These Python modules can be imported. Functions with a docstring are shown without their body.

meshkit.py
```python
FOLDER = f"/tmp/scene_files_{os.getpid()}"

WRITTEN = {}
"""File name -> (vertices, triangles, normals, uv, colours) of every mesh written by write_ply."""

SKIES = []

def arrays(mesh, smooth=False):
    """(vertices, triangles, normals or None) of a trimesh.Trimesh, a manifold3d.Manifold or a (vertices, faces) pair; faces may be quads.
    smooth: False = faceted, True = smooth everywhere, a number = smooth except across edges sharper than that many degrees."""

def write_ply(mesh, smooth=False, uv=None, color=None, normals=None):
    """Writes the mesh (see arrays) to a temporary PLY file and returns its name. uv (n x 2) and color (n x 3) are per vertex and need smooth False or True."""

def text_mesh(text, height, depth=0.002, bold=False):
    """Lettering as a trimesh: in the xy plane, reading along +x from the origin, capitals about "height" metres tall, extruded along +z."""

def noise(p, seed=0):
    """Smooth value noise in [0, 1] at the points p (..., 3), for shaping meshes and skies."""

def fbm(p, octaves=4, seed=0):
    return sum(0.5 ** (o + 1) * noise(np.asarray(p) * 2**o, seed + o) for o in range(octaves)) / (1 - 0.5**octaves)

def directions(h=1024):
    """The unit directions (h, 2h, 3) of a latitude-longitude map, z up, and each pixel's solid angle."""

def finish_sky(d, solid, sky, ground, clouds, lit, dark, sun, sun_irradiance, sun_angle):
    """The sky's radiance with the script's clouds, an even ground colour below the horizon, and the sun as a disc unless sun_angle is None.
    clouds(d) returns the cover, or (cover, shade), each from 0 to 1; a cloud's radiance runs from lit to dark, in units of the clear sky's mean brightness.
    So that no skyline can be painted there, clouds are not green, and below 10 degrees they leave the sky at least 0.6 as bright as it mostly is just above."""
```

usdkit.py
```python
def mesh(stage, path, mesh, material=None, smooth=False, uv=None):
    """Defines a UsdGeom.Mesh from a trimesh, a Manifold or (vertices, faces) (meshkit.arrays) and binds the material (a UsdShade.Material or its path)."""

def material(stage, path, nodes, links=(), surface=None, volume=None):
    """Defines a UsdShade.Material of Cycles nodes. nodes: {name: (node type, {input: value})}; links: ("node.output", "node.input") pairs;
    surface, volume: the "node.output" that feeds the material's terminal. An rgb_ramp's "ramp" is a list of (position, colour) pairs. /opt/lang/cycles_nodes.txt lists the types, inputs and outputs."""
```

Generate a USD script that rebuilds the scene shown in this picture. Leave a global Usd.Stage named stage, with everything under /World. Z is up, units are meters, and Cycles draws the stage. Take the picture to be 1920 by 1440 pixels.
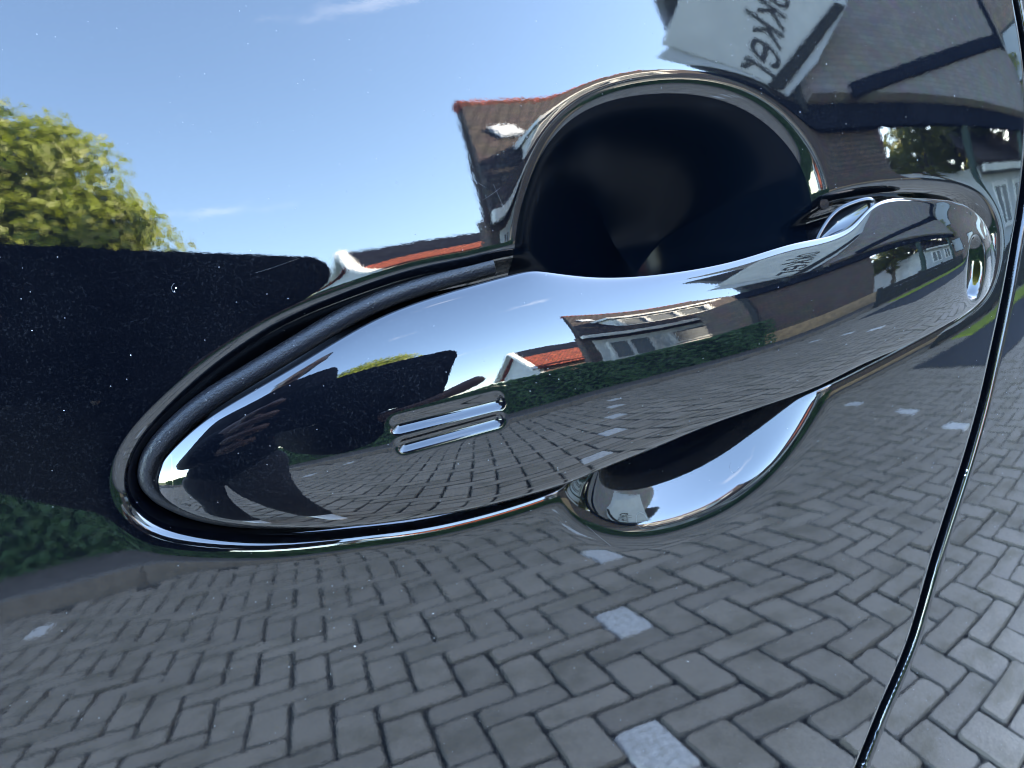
import math, random
import numpy as np, trimesh, usdkit, meshkit, shapely
from pxr import Usd, UsdGeom, UsdLux, UsdShade, Gf, Sdf, Vt
from scipy.interpolate import CubicSpline, PchipInterpolator
from scipy.spatial import cKDTree
from scipy.ndimage import gaussian_filter1d

stage = Usd.Stage.CreateInMemory()
UsdGeom.SetStageUpAxis(stage, 'Z'); UsdGeom.SetStageMetersPerUnit(stage, 1.0)
UsdGeom.Xform.Define(stage, '/World'); UsdGeom.Scope.Define(stage, '/World/Looks')
RES = globals().get('RES', 1.0)
R = np.random.default_rng(7)

# ---------------------------------------------------------------- camera
# The door's own frame: u along the car (right), v up the panel, w out of it; its origin is the foot of the lens on the panel.
FPX, DIST, TILT, ROLL, FOOT, Z0 = 1450.0, 0.19, math.radians(6), math.radians(12), (540, 640), 0.92
def unit(a): a = np.asarray(a, float); return a / np.linalg.norm(a, axis=-1, keepdims=True)
wc = -unit([(FOOT[0] - 960) / FPX, -(FOOT[1] - 720) / FPX, -1])
uc = np.array([math.cos(ROLL), math.sin(ROLL), 0]); uc = unit(uc - wc * (uc @ wc)); vc = np.cross(wc, uc)
W_, V_, U_ = np.array([0, -math.cos(TILT), math.sin(TILT)]), np.array([0, math.sin(TILT), math.cos(TILT)]), np.array([1., 0, 0])
L2W = np.stack([U_, V_, W_])                       # rows: local axes in the world
O = np.array([0, 0, Z0])
def world(p): return O + np.asarray(p, float) @ L2W
CAM = world([0, 0, DIST])
c2l = np.stack([uc, vc, wc])                       # camera vector -> door frame
def ray(px, py):                                   # direction in the door frame of a point of the photograph (1920 x 1440)
    d = np.stack([(np.asarray(px, float) - 960) / FPX, -(np.asarray(py, float) - 720) / FPX, -np.ones(np.shape(px))], -1)
    return d @ c2l.T
def at(px, py, w=0.0):
    d = ray(px, py); t = (np.asarray(w) - DIST) / d[..., 2]
    return np.stack([d[..., 0] * t, d[..., 1] * t], -1)
cam = UsdGeom.Camera.Define(stage, '/World/camera')
A = c2l.T @ L2W                                    # rows: camera axes in the world
M = np.eye(4); M[:3, :3] = A; M[3, :3] = CAM
cam.AddTransformOp().Set(Gf.Matrix4d(*M.ravel().tolist()))
cam.CreateHorizontalApertureAttr(36.0); cam.CreateVerticalApertureAttr(27.0); cam.CreateFocalLengthAttr(36.0 * FPX / 1920)
cam.CreateClippingRangeAttr(Gf.Vec2f(0.01, 5000.0)); cam.CreateExposureAttr(6.2); cam.CreateFStopAttr(90.0); cam.CreateFocusDistanceAttr(0.2)

# ---------------------------------------------------------------- sky and sun
SUN_AZ, SUN_EL = math.radians(83), math.radians(22)    # azimuth from +y towards +x
sd = np.array([math.sin(SUN_AZ) * math.cos(SUN_EL), math.cos(SUN_AZ) * math.cos(SUN_EL), math.sin(SUN_EL)])
usdkit.material(stage, '/World/Looks/sky_air', {
    'g': ('texture_coordinate', {}),
    'sky': ('sky_texture', {'aerosol_density': 0.9, 'ozone_density': 1.6, 'sky_type': 'single_scattering', 'sun_disc': False, 'sun_elevation': SUN_EL, 'sun_rotation': math.atan2(sd[0], sd[1])}),
    'map': ('mapping', {'scale': (1.6, 1.6, 6.0), 'location': (0.3, 0.9, 0.1)}),
    'n': ('noise_texture', {'scale': 1.7, 'detail': 6, 'roughness': 0.6, 'distortion': 0.4}),
    'r': ('rgb_ramp', {'ramp': [(0.0, (0, 0, 0)), (0.63, (0, 0, 0)), (0.84, (0.3, 0.3, 0.3)), (1, (0.5, 0.5, 0.5))]}),
    'cl': ('mix_color', {'fac': 0.0, 'a': (7.0, 6.6, 6.4)}),
    'm': ('mix_color', {}),
    'bg': ('background_shader', {'strength': 0.1})},
    [('g.generated', 'map.vector'), ('map.vector', 'n.vector'), ('n.fac', 'r.fac'), ('r.color', 'm.fac'), ('sky.color', 'm.a'), ('cl.result', 'm.b'), ('m.result', 'bg.color')],
    surface='bg.background')
dome = UsdLux.DomeLight.Define(stage, '/World/sky')
UsdShade.MaterialBindingAPI.Apply(dome.GetPrim()).Bind(UsdShade.Material.Get(stage, '/World/Looks/sky_air'))
sun = UsdLux.DistantLight.Define(stage, '/World/sun')
sun.CreateIntensityAttr(1.0); sun.CreateAngleAttr(0.5); sun.CreateColorAttr(Gf.Vec3f(1.0, 0.86, 0.66)); sun.CreateNormalizeAttr(True)
zx = unit(np.cross([0, 0, 1.0], sd)); zy = np.cross(sd, zx)
M = np.eye(4); M[0, :3], M[1, :3], M[2, :3] = zx, zy, sd
sun.AddTransformOp().Set(Gf.Matrix4d(*M.ravel().tolist()))

# ---------------------------------------------------------------- helpers
used = {}
def path_of(name, parent=None):
    base = (str(parent.GetPath()) if parent is not None else '/World') + '/' + name
    k = used.get(base, 0); used[base] = k + 1
    return base if k == 0 else f'{base}_{k:03d}'
def keys(p, label=None, category=None, group=None, kind=None):
    for k, v in (('label', label), ('category', category), ('group', group), ('kind', kind)):
        if v: p.SetCustomDataByKey(k, v)
    return p
def thing(name, label=None, category=None, loc=(0, 0, 0), rz=0.0, **kw):
    x = UsdGeom.Xform.Define(stage, path_of(name)); x.AddTranslateOp().Set(Gf.Vec3d(*map(float, loc)))
    if rz: x.AddRotateZOp().Set(math.degrees(rz))
    return keys(x.GetPrim(), label, category, **kw)
def obj(name, mesh, mat, parent=None, smooth=False, normals=None, **kw):
    pth = path_of(name, parent)
    if isinstance(mat, str): mat = '/World/Looks/' + mat
    m = usdkit.mesh(stage, pth, mesh, mat, smooth=False if normals is not None else smooth)
    if normals is not None:
        m.CreateNormalsAttr(Vt.Vec3fArray.FromNumpy(np.asarray(normals, np.float32))); m.SetNormalsInterpolation('vertex')
    return keys(m.GetPrim(), **kw)
def look(name, nodes, links=(), surface='p.BSDF', volume=None): return usdkit.material(stage, '/World/Looks/' + name, nodes, links, surface=surface, volume=volume)
def grid_faces(n, m, wrap=False):
    i, j = np.meshgrid(np.arange(n - 1), np.arange(m if wrap else m - 1), indexing='ij'); k = (j + 1) % m
    a, b, c, d = i * m + j, (i + 1) * m + j, (i + 1) * m + k, i * m + k
    return np.stack([a, b, c, d], -1).reshape(-1, 4)

# ---------------------------------------------------------------- materials of the car
def paint(name, base, rough=0.0, dust=1.0, wave=1.0, dark_back=False):
    look(name, {
        'g': ('geometry', {}),
        'big': ('noise_texture', {'scale': 260, 'detail': 2, 'roughness': 0.5}),
        'fine': ('noise_texture', {'scale': 1500, 'detail': 2, 'roughness': 0.6}),
        'b1': ('bump', {'strength': 1.0, 'distance': 0.0000036 * wave}),
        'b2': ('bump', {'strength': 1.0, 'distance': 0.0000017 * wave}),
        'v': ('voronoi_texture', {'scale': 560, 'randomness': 1.0}),
        'vr': ('rgb_ramp', {'ramp': [(0, (1, 1, 1)), (0.055, (1, 1, 1)), (0.085, (0, 0, 0)), (1, (0, 0, 0))]}),
        'vs': ('separate_color', {}),
        'pick': ('math', {'math_type': 'greater_than', 'value2': 0.80}),
        'dm': ('math', {'math_type': 'multiply'}),
        'dm2': ('math', {'math_type': 'multiply', 'value2': dust}),
        'grain': ('noise_texture', {'scale': 1700, 'detail': 2, 'roughness': 0.7}), 'gr': ('rgb_ramp', {'ramp': [(0, (0.15, 0.15, 0.15)), (0.55, (0.3, 0.3, 0.3)), (0.68, (2.2, 2.2, 2.3)), (1, (6, 6, 6.2))]}), 'hg': ('mix_color', {'blend_type': 'multiply', 'fac': 1.0, 'use_clamp': False}),
        'haze': ('noise_texture', {'scale': 45, 'detail': 5, 'roughness': 0.65}),
        'hr': ('rgb_ramp', {'ramp': [(0, (0.0002, 0.0002, 0.0002)), (0.4, (0.0003, 0.0003, 0.0003)), (0.7, (0.0009, 0.0009, 0.0009)), (1, (0.0014, 0.0014, 0.0014))]}),
        'add': ('mix_color', {'blend_type': 'add', 'fac': 1.0, 'a': base}),
        'col': ('mix_color', {'b': (0.055, 0.055, 0.057)}),
        'rr': ('map_range', {'value': 0, 'from_min': 0, 'from_max': 1, 'to_min': rough, 'to_max': 0.6}),
        'p': ('principled_bsdf', {'ior': 1.5}),
        # near-black satin finish paints the cup back's dark reflection where the primvar says so
        'li': ('attribute', {'attribute': 'dark_back'}), 'lm': ('map_range', {'from_min': 0.42, 'from_max': 0.58, 'to_min': 0.0, 'to_max': 1.0, 'clamp': True}),
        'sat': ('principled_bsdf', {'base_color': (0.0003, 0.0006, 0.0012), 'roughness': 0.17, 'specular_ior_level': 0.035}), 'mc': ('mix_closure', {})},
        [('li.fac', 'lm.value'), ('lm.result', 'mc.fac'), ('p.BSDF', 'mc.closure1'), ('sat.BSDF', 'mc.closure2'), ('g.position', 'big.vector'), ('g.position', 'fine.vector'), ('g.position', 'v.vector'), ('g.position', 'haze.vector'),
         ('big.fac', 'b1.height'), ('fine.fac', 'b2.height'), ('b1.normal', 'b2.normal'), ('b2.normal', 'p.normal'),
         ('v.distance', 'vr.fac'), ('v.color', 'vs.color'), ('vs.r', 'pick.value1'), ('vr.color', 'dm.value1'), ('pick.value', 'dm.value2'),
         ('dm.value', 'dm2.value1'), ('haze.fac', 'hr.fac'), ('g.position', 'grain.vector'), ('grain.fac', 'gr.fac'), ('hr.color', 'hg.a'), ('gr.color', 'hg.b'), ('hg.result', 'add.b'), ('add.result', 'col.a'), ('dm2.value', 'col.fac'), ('col.result', 'p.base_color'),
         ('dm2.value', 'rr.value'), ('rr.result', 'p.roughness')], surface='mc.closure' if dark_back else 'p.BSDF')
paint('black_paint', (0.0002, 0.0003, 0.0006))
paint('cup_paint', (0.0002, 0.0003, 0.0006), dark_back=True)
paint('handle_paint', (0.0002, 0.0003, 0.0006), dust=0.8, wave=0.8)
look('rubber', {'g': ('geometry', {}), 'n': ('noise_texture', {'scale': 1900, 'detail': 3}), 'b': ('bump', {'distance': 0.00022, 'strength': 0.8}),
                'v': ('voronoi_texture', {'scale': 700}), 'vr': ('rgb_ramp', {'ramp': [(0, (0.1, 0.1, 0.1)), (0.06, (0.06, 0.06, 0.06)), (0.11, (0.002, 0.0022, 0.003)), (1, (0.002, 0.0022, 0.003))]}),
                'p': ('principled_bsdf', {'roughness': 0.36, 'specular_ior_level': 0.2})},
     [('g.position', 'n.vector'), ('n.fac', 'b.height'), ('b.normal', 'p.normal'), ('g.position', 'v.vector'), ('v.distance', 'vr.fac'), ('vr.color', 'p.base_color')])
look('dark_void', {'p': ('principled_bsdf', {'base_color': (0.003, 0.003, 0.004), 'roughness': 0.6})})
look('dust_speck', {'p': ('principled_bsdf', {'base_color': (0.75, 0.75, 0.74), 'roughness': 0.8})})

# ---------------------------------------------------------------- outlines
def spline(pts, n=900, closed=True):
    pts = np.asarray(pts, float)
    if closed: pts = np.vstack([pts, pts[:1]])
    s = np.r_[0, np.cumsum(np.linalg.norm(np.diff(pts, axis=0), axis=1) ** 0.5)]
    cs = CubicSpline(s, pts, bc_type='periodic' if closed else 'natural')
    return cs(np.linspace(0, s[-1], n, endpoint=not closed))
def sdf(curve, q, closed=True):
    """Signed distance (inside positive when closed; left of the curve's direction positive when open)."""
    n = len(curve); tree = cKDTree(curve); _, i = tree.query(q)
    best = np.full(len(q), 1e9); side = np.zeros(len(q))
    for k in (-1, 0):
        a = (i + k) % n if closed else np.clip(i + k, 0, n - 2)
        b = (a + 1) % n
        p0, p1 = curve[a], curve[b]; e = p1 - p0
        t = np.clip(((q - p0) * e).sum(1) / (e * e).sum(1), 0, 1)
        d = q - p0 - e * t[:, None]; L = np.linalg.norm(d, axis=1)
        sg = e[:, 0] * d[:, 1] - e[:, 1] * d[:, 0]
        upd = L < best; best = np.where(upd, L, best); side = np.where(upd, sg, side)
    if closed:
        return np.where(shapely.contains_xy(shapely.Polygon(curve), q[:, 0], q[:, 1]), best, -best)
    return np.sign(side) * best
softplus = lambda x: np.where(x > 30, x, np.log1p(np.exp(np.minimum(x, 30))))
smin = lambda a, b, k: -k * np.logaddexp(-a / k, -b / k)
smax = lambda a, b, k: k * np.logaddexp(a / k, b / k)

def body(u, v):
    """The panel's own curve before the handle's recess is pressed into it."""
    return -v ** 2 / (2 * 1.25) - u ** 2 / (2 * 6.0) - 0.55 * np.clip(u - 0.14, 0, None) ** 2 - 3.0 * np.clip(u - 0.19, 0, None) ** 3
def on(px, py, w=0.0):
    """Point of the panel (or w above it) that is seen at a place of the photograph."""
    q = at(px, py, w)
    for _ in range(6): q = at(px, py, np.asarray(w) + body(q[..., 0], q[..., 1]))
    return q
BOWL = spline(on(*np.array([(957, 470), (966, 380), (996, 285), (1045, 212), (1110, 166), (1195, 140), (1290, 133), (1375, 147), (1448, 182), (1507, 236), (1546, 300), (1568, 380),
    (1588, 480), (1592, 590), (1570, 700), (1525, 800), (1460, 890), (1375, 960), (1280, 1002), (1190, 1017), (1110, 1003), (1058, 968), (1022, 910), (985, 800), (962, 640)]).T))
LEAF = spline(on(*np.array([(955, 462), (880, 480), (780, 500), (640, 545), (520, 595), (400, 670), (300, 755), (235, 830), (210, 900), (225, 958), (275, 1002), (350, 1023), (450, 1031),
    (560, 1028), (700, 1012), (800, 998), (920, 970), (1030, 935), (1150, 890), (1300, 835), (1450, 775), (1570, 722), (1700, 655), (1810, 592), (1858, 545), (1876, 480), (1872, 415), (1840, 365), (1780, 342), (1700, 338),
    (1600, 350), (1500, 378), (1350, 408), (1150, 434)]).T))
SHUT = spline(on(*np.array([(1890, -160), (1911, -10), (1925, 70), (1936, 200), (1927, 350), (1910, 460), (1892, 560), (1871, 660), (1851, 749), (1832, 820), (1811, 890), (1757, 1060), (1713, 1209), (1662, 1330), (1614, 1450), (1550, 1600), (1480, 1760)]).T), closed=False)
bc = on(1275, 585); BD_UP, LOW_SLOPE = 0.022, 0.56
HA0, HA1 = on(1000, 905), on(1540, 715)                              # the line of the handle's lower edge
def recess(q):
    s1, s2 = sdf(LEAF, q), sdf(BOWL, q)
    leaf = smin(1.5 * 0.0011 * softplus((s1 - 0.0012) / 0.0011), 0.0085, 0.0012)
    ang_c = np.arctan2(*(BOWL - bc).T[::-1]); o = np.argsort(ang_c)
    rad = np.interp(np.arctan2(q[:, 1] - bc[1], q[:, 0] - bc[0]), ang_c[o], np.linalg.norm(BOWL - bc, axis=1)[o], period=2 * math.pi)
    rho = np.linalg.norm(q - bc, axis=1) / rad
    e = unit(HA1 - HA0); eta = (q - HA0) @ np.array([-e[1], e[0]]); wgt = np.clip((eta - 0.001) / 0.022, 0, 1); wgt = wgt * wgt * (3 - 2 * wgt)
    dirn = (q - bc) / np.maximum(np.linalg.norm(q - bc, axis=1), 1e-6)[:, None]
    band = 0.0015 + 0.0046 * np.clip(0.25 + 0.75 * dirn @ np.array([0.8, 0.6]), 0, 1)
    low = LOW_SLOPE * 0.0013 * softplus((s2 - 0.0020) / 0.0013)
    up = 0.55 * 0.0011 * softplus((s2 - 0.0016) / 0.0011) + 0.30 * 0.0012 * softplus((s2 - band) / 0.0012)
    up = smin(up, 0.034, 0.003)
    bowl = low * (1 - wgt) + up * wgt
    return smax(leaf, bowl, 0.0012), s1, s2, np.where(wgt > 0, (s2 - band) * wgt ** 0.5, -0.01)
def surface(q):
    dep, s1, s2, lin = recess(q); g = -sdf(SHUT, q, closed=False)           # g > 0: door side
    return body(q[:, 0], q[:, 1]) - dep, s1, s2, g, lin

def axis(a, fa, fb, b, fine, coarse):
    left = fa - np.cumsum(np.geomspace(fine, coarse, 40)); left = left[left > a]
    right = fb + np.cumsum(np.geomspace(fine, coarse, 40)); right = right[right < b]
    return np.r_[a, left[::-1], np.arange(fa, fb, fine), right, b]
us = axis(-0.55, -0.085, 0.345, 0.75, 0.00045 / RES, 0.03); vs = axis(-0.6, -0.16, 0.135, 0.24, 0.00045 / RES, 0.03)
UU, VV = np.meshgrid(us, vs, indexing='ij'); Q = np.stack([UU.ravel(), VV.ravel()], 1)
H, S1, S2, GAP, LIN = surface(Q)
GW = 0.0013                                                           # half the gap between the two panels
hem = np.abs(GAP) - GW
H = H - np.where(hem < 0.002, 0.0016 * (1 - np.sqrt(np.clip(1 - (1 - np.clip(hem, 0, 0.002) / 0.002) ** 2, 0, 1))), 0) - np.where(hem < 0, 0.004 * np.clip(-hem / 0.0006, 0, 1), 0)
Hg = H.reshape(UU.shape)
NU, NV = np.gradient(Hg, us, axis=0), np.gradient(Hg, vs, axis=1)
NRM = unit(np.stack([-NU, -NV, np.ones_like(NU)], -1).reshape(-1, 3)) @ L2W
PTS = world(np.stack([UU.ravel(), VV.ravel(), H], 1))
quads = grid_faces(*UU.shape)
gap_q, s1q, s2q = GAP[quads].mean(1), S1[quads].mean(1), S2[quads].mean(1)
def sub(mask):
    f = quads[mask]; ids, inv = np.unique(f, return_inverse=True)
    return (PTS[ids], inv.reshape(-1, 4)), NRM[ids], ids
car = thing('parked_car', 'glossy black parked car seen at its rear door handle, reflecting the street', 'car')
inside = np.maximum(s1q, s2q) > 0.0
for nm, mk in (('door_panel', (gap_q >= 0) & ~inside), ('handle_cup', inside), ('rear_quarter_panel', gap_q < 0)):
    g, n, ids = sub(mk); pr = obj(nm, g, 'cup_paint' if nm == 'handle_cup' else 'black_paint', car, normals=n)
    if nm == 'handle_cup': UsdGeom.PrimvarsAPI(pr).CreatePrimvar('dark_back', Sdf.ValueTypeNames.FloatArray, 'vertex').Set(Vt.FloatArray.FromNumpy(np.clip(0.5 + LIN[ids] / 0.0010, 0, 1).astype(np.float32)))

# ---------------------------------------------------------------- the handle
ST = [((291, 897), (291, 897), -1.5), ((305, 866), (303, 926), 0.0), ((336, 830), (345, 956), 1.2), ((390, 784), (425, 979), 3.0), ((470, 734), (540, 988), 5.2), ((575, 672), (670, 984), 7.8),
      ((699, 601), (800, 967), 10.2), ((830, 551), (920, 944), 12.2), ((959, 515), (1050, 908), 13.8), ((1020, 509), (1120, 880), 14.8), ((1120, 519), (1220, 840), 16.00), ((1250, 512), (1330, 795), 17.40),
      ((1380, 488), (1440, 757), 18.20), ((1490, 456), (1530, 724), 18.15), ((1586, 430), (1610, 685), 17.80), ((1646, 380), (1690, 650), 16.70), ((1730, 372), (1760, 615), 15.50), ((1795, 380), (1812, 585), 14.00),
      ((1836, 406), (1845, 556), 12.40), ((1858, 444), (1862, 518), 10.6), ((1866, 480), (1866, 480), 10.0)]
wst = np.array([s[2] for s in ST]) * 1e-3
tau = np.arange(len(ST), dtype=float)
topS = CubicSpline(tau, np.c_[on(*np.array([s[0] for s in ST]).T, wst), wst]); botS = CubicSpline(tau, np.c_[on(*np.array([s[1] for s in ST]).T, wst), wst])
NS, NT = int(900 * RES), int(360 * RES)
tt = np.linspace(0, len(ST) - 1, NS); T3, B3 = topS(tt), botS(tt)
T3[[0, -1]] = B3[[0, -1]] = (T3[[0, -1]] + B3[[0, -1]]) / 2
cen, half = (T3 + B3) / 2, (T3 - B3) / 2; a = np.linalg.norm(half, axis=1)
cen[:, 2] += body(cen[:, 0], cen[:, 1])
# a denser sampling of the front than of the back; the section is a flat-topped oval
NF = int(NT * 0.72); NB = NT - NF
dph = np.linspace(0, math.pi, 20001); pt, pw = np.sign(np.cos(dph)) * np.abs(np.cos(dph)) ** 0.5, np.sin(dph) ** 0.5
pz = 0.19 * (1 - pt ** 2) + 0.13 * pw
arc = np.r_[0, np.cumsum(np.hypot(np.diff(pt), np.diff(pz)) * (1 + 2.0 * np.abs(pt[1:]) ** 12))]
kf = np.interp(np.linspace(0, arc[-1], NF, endpoint=False), arc, np.arange(len(dph)))
tf, z1, z2 = (np.interp(kf, np.arange(len(dph)), x) for x in (pt, 1 - pt ** 2, pw))
pb = np.linspace(math.pi, 2 * math.pi, NB, endpoint=False)
tx = np.r_[tf, np.cos(pb)]; z1, z2, zb = np.r_[z1, np.zeros(NB)], np.r_[z2, np.zeros(NB)], np.r_[np.zeros(NF), np.sin(pb)]
ty = np.where(np.arange(NT) < NF, z2, zb)
crown_1, crown_2 = np.minimum(0.155 * a, 0.0037) * np.interp(tt, [10, 13, 20], [1, 0.85, 0.85]), np.minimum(0.15 * a, 0.0032) * np.interp(tt, [8, 11.5, 13.5, 15, 17, 20], [1, 0.5, 0.5, 0.3, 0.3, 0.5])
crown_1, crown_2 = (np.where(np.minimum(tt, 20 - tt) < 1.5, c_, gaussian_filter1d(c_, 34 * RES, mode='nearest')) for c_ in (crown_1, crown_2))
crown_b = np.minimum(0.55 * a, 0.0075) + np.interp(tt, [6.5, 8.5, 13, 15], [0, 1, 1, 0]) * 0.0050 + np.interp(tt, [14.5, 16, 20], [0, 1, 1]) * np.minimum(a * 1.2, 0.008)
wv = crown_1[:, None] * z1[None] + crown_2[:, None] * z2[None] + crown_b[:, None] * zb[None]
cen_s, half_s = (gaussian_filter1d(x, 42 * RES, axis=0, mode='nearest') for x in (cen, half))
edge = np.clip(np.minimum(np.arange(NS), NS - 1 - np.arange(NS)) / (0.14 * NS), 0, 1)[:, None]; edge = edge * edge * (3 - 2 * edge)
cen_s, half_s = cen + (cen_s - cen) * edge, half + (half_s - half) * edge
wt = (np.abs(tx) ** 9)[None, :, None]
HP = (cen_s[:, None, :] + half_s[:, None, :] * tx[None, :, None]) * (1 - wt) + (cen[:, None, :] + half[:, None, :] * tx[None, :, None]) * wt + np.array([0, 0, 1.0]) * wv[..., None]
hq = grid_faces(NS, NT, wrap=True)[:, ::-1]
hv = HP.reshape(-1, 3)
def vnormals(v, q):
    n = np.zeros_like(v); fn = np.cross(v[q[:, 2]] - v[q[:, 0]], v[q[:, 3]] - v[q[:, 1]])
    for k in range(4): np.add.at(n, q[:, k], fn)
    return unit(n + 1e-30)
hn = vnormals(hv, hq)
if (hn[:, 2] * np.tile(ty, NS)).sum() < 0: hq = hq[:, ::-1]; hn = -hn
handle_smooth = (hv.copy(), hq, hn)
# pressed details: two sensor grooves and the key slot
def project(p): d = (p - np.array([0, 0, DIST])) @ c2l; return 960 - FPX * d[:, 0] / d[:, 2], 720 + FPX * d[:, 1] / d[:, 2]
ppx, ppy = project(hv); pq = np.stack([ppx, ppy], 1); front = np.tile(ty, NS) > 0.05
def capsule(p0, p1, r, q):
    p0, p1 = np.array(p0, float), np.array(p1, float); e = p1 - p0; t = np.clip(((q - p0) @ e) / (e @ e), 0, 1)
    return r - np.linalg.norm(q - p0 - t[:, None] * e, axis=1)
g1 = capsule((748, 797), (930, 753), 19, pq); g2 = capsule((758, 834), (930, 787), 16, pq)
def groove(s, r): return 1 / (1 + np.exp(-np.clip((s - 0.45 * r) / (0.16 * r), -40, 40)))
KEY = spline(np.array([(1828, 442), (1839, 448), (1847, 472), (1849, 502), (1844, 535), (1832, 560), (1821, 562), (1814, 543), (1815, 505), (1819, 467)]))
k1 = sdf(KEY, pq)
LEAFSLOT = spline(np.array([(1536, 450), (1552, 420), (1580, 393), (1612, 380), (1632, 376), (1626, 400), (1610, 420), (1588, 433), (1562, 443)]))
k2 = sdf(LEAFSLOT, pq)
press = 0.0011 * np.maximum(groove(g1, 19), groove(g2, 16)) + 0.0034 * groove(k1, 11)
hv = hv - hn * np.where(front, press, 0)[:, None]
hn = vnormals(hv, hq)
fq = lambda x: x[hq].mean(1)
cap_line = np.where(fq(cen[:, None, 0].repeat(NT, 1).ravel()) > at(1588, 550, 0.02)[0], True, False)
sl = fq(np.maximum(g1, -999)); masks = [('sensor_groove', (fq(g1) > -4) & fq(front.astype(float)).astype(bool) & (fq(g1) > fq(g2))), ('sensor_groove', (fq(g2) > -4) & fq(front.astype(float)).astype(bool) & (fq(g2) >= fq(g1))),
        ('key_slot', (fq(k1) > -3) & (fq(front.astype(float)) > 0.5)), ('end_cap', cap_line)]
done = np.zeros(len(hq), bool)
handle_parts = []
for nm, mk in masks:
    mk = mk & ~done; done |= mk; handle_parts.append((nm, mk))
def hsub(mask):
    f = hq[mask]; ids, inv = np.unique(f, return_inverse=True); return (world(hv[ids]), inv.reshape(-1, 4)), (hn[ids] @ L2W)
g, n = hsub(~done); handle = obj('door_handle', g, 'handle_paint', car, normals=n)
for nm, mk in handle_parts:
    g, n = hsub(mk); obj(nm, g, 'handle_paint', handle, normals=n)

# the rubber seat that the handle's front end rests on, and the grit caught on it
gp = np.vstack([topS(np.linspace(8.2, 0.02, 220))[:, :2], botS(np.linspace(0.02, 9.2, 220))[:, :2]]); tg = unit(np.gradient(gp, axis=0)); og = np.stack([tg[:, 1], -tg[:, 0]], 1)
if ((gp[10] + og[10] * 0.001)[1]) < gp[10][1]: og = -og
gp = gaussian_filter1d(gp + og * np.interp(np.arange(440), [0, 200, 260, 440], [0.0038, 0.0028, 0.0012, 0.0009])[:, None], 4, axis=0)
gr = np.interp(np.arange(440), [0, 180, 260, 440], [0.0026, 0.0026, 0.0017, 0.0012])
def tube0(pts, rad, n=20):
    t = unit(np.gradient(pts, axis=0)); x = unit(np.cross(t, [0, 0, 1.0])); y = np.cross(x, t); an = np.linspace(0, 2 * np.pi, n, endpoint=False)
    return (pts[:, None] + rad[:, None, None] * (x[:, None] * np.cos(an)[None, :, None] + y[:, None] * np.sin(an)[None, :, None])).reshape(-1, 3), grid_faces(len(pts), n, wrap=True)
gv, gq = tube0(np.c_[gp, body(gp[:, 0], gp[:, 1]) - 0.0046], gr)
obj('seal', (world(gv), gq), 'rubber', car, smooth=True)
sp_ = meshkit  # small grit
def drop(px, py, rpx, w=0.0):
    q = at(px, py, w); hgt = surface(q[None])[0][0] if w == 0 else w
    q = at(px, py, hgt); m = trimesh.creation.icosphere(1, rpx * 0.000062); m.vertices = m.vertices * [1, 0.7, 0.5] + [q[0], q[1], hgt]; m.vertices = world(m.vertices); return m
for p in ((665, 1212, 3.2), (330, 540, 3), (327, 546, 2), (540, 560, 1.6), (245, 666, 2), (470, 470, 1.4), (1720, 300, 1.8), (1550, 120, 1.6), (1500, 210, 1.4), (60, 620, 1.6), (120, 770, 1.5), (1790, 180, 1.6), (812, 1150, 1.5), (1290, 1240, 1.6)): obj('dust_speck', drop(*p), 'dust_speck', car)
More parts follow.
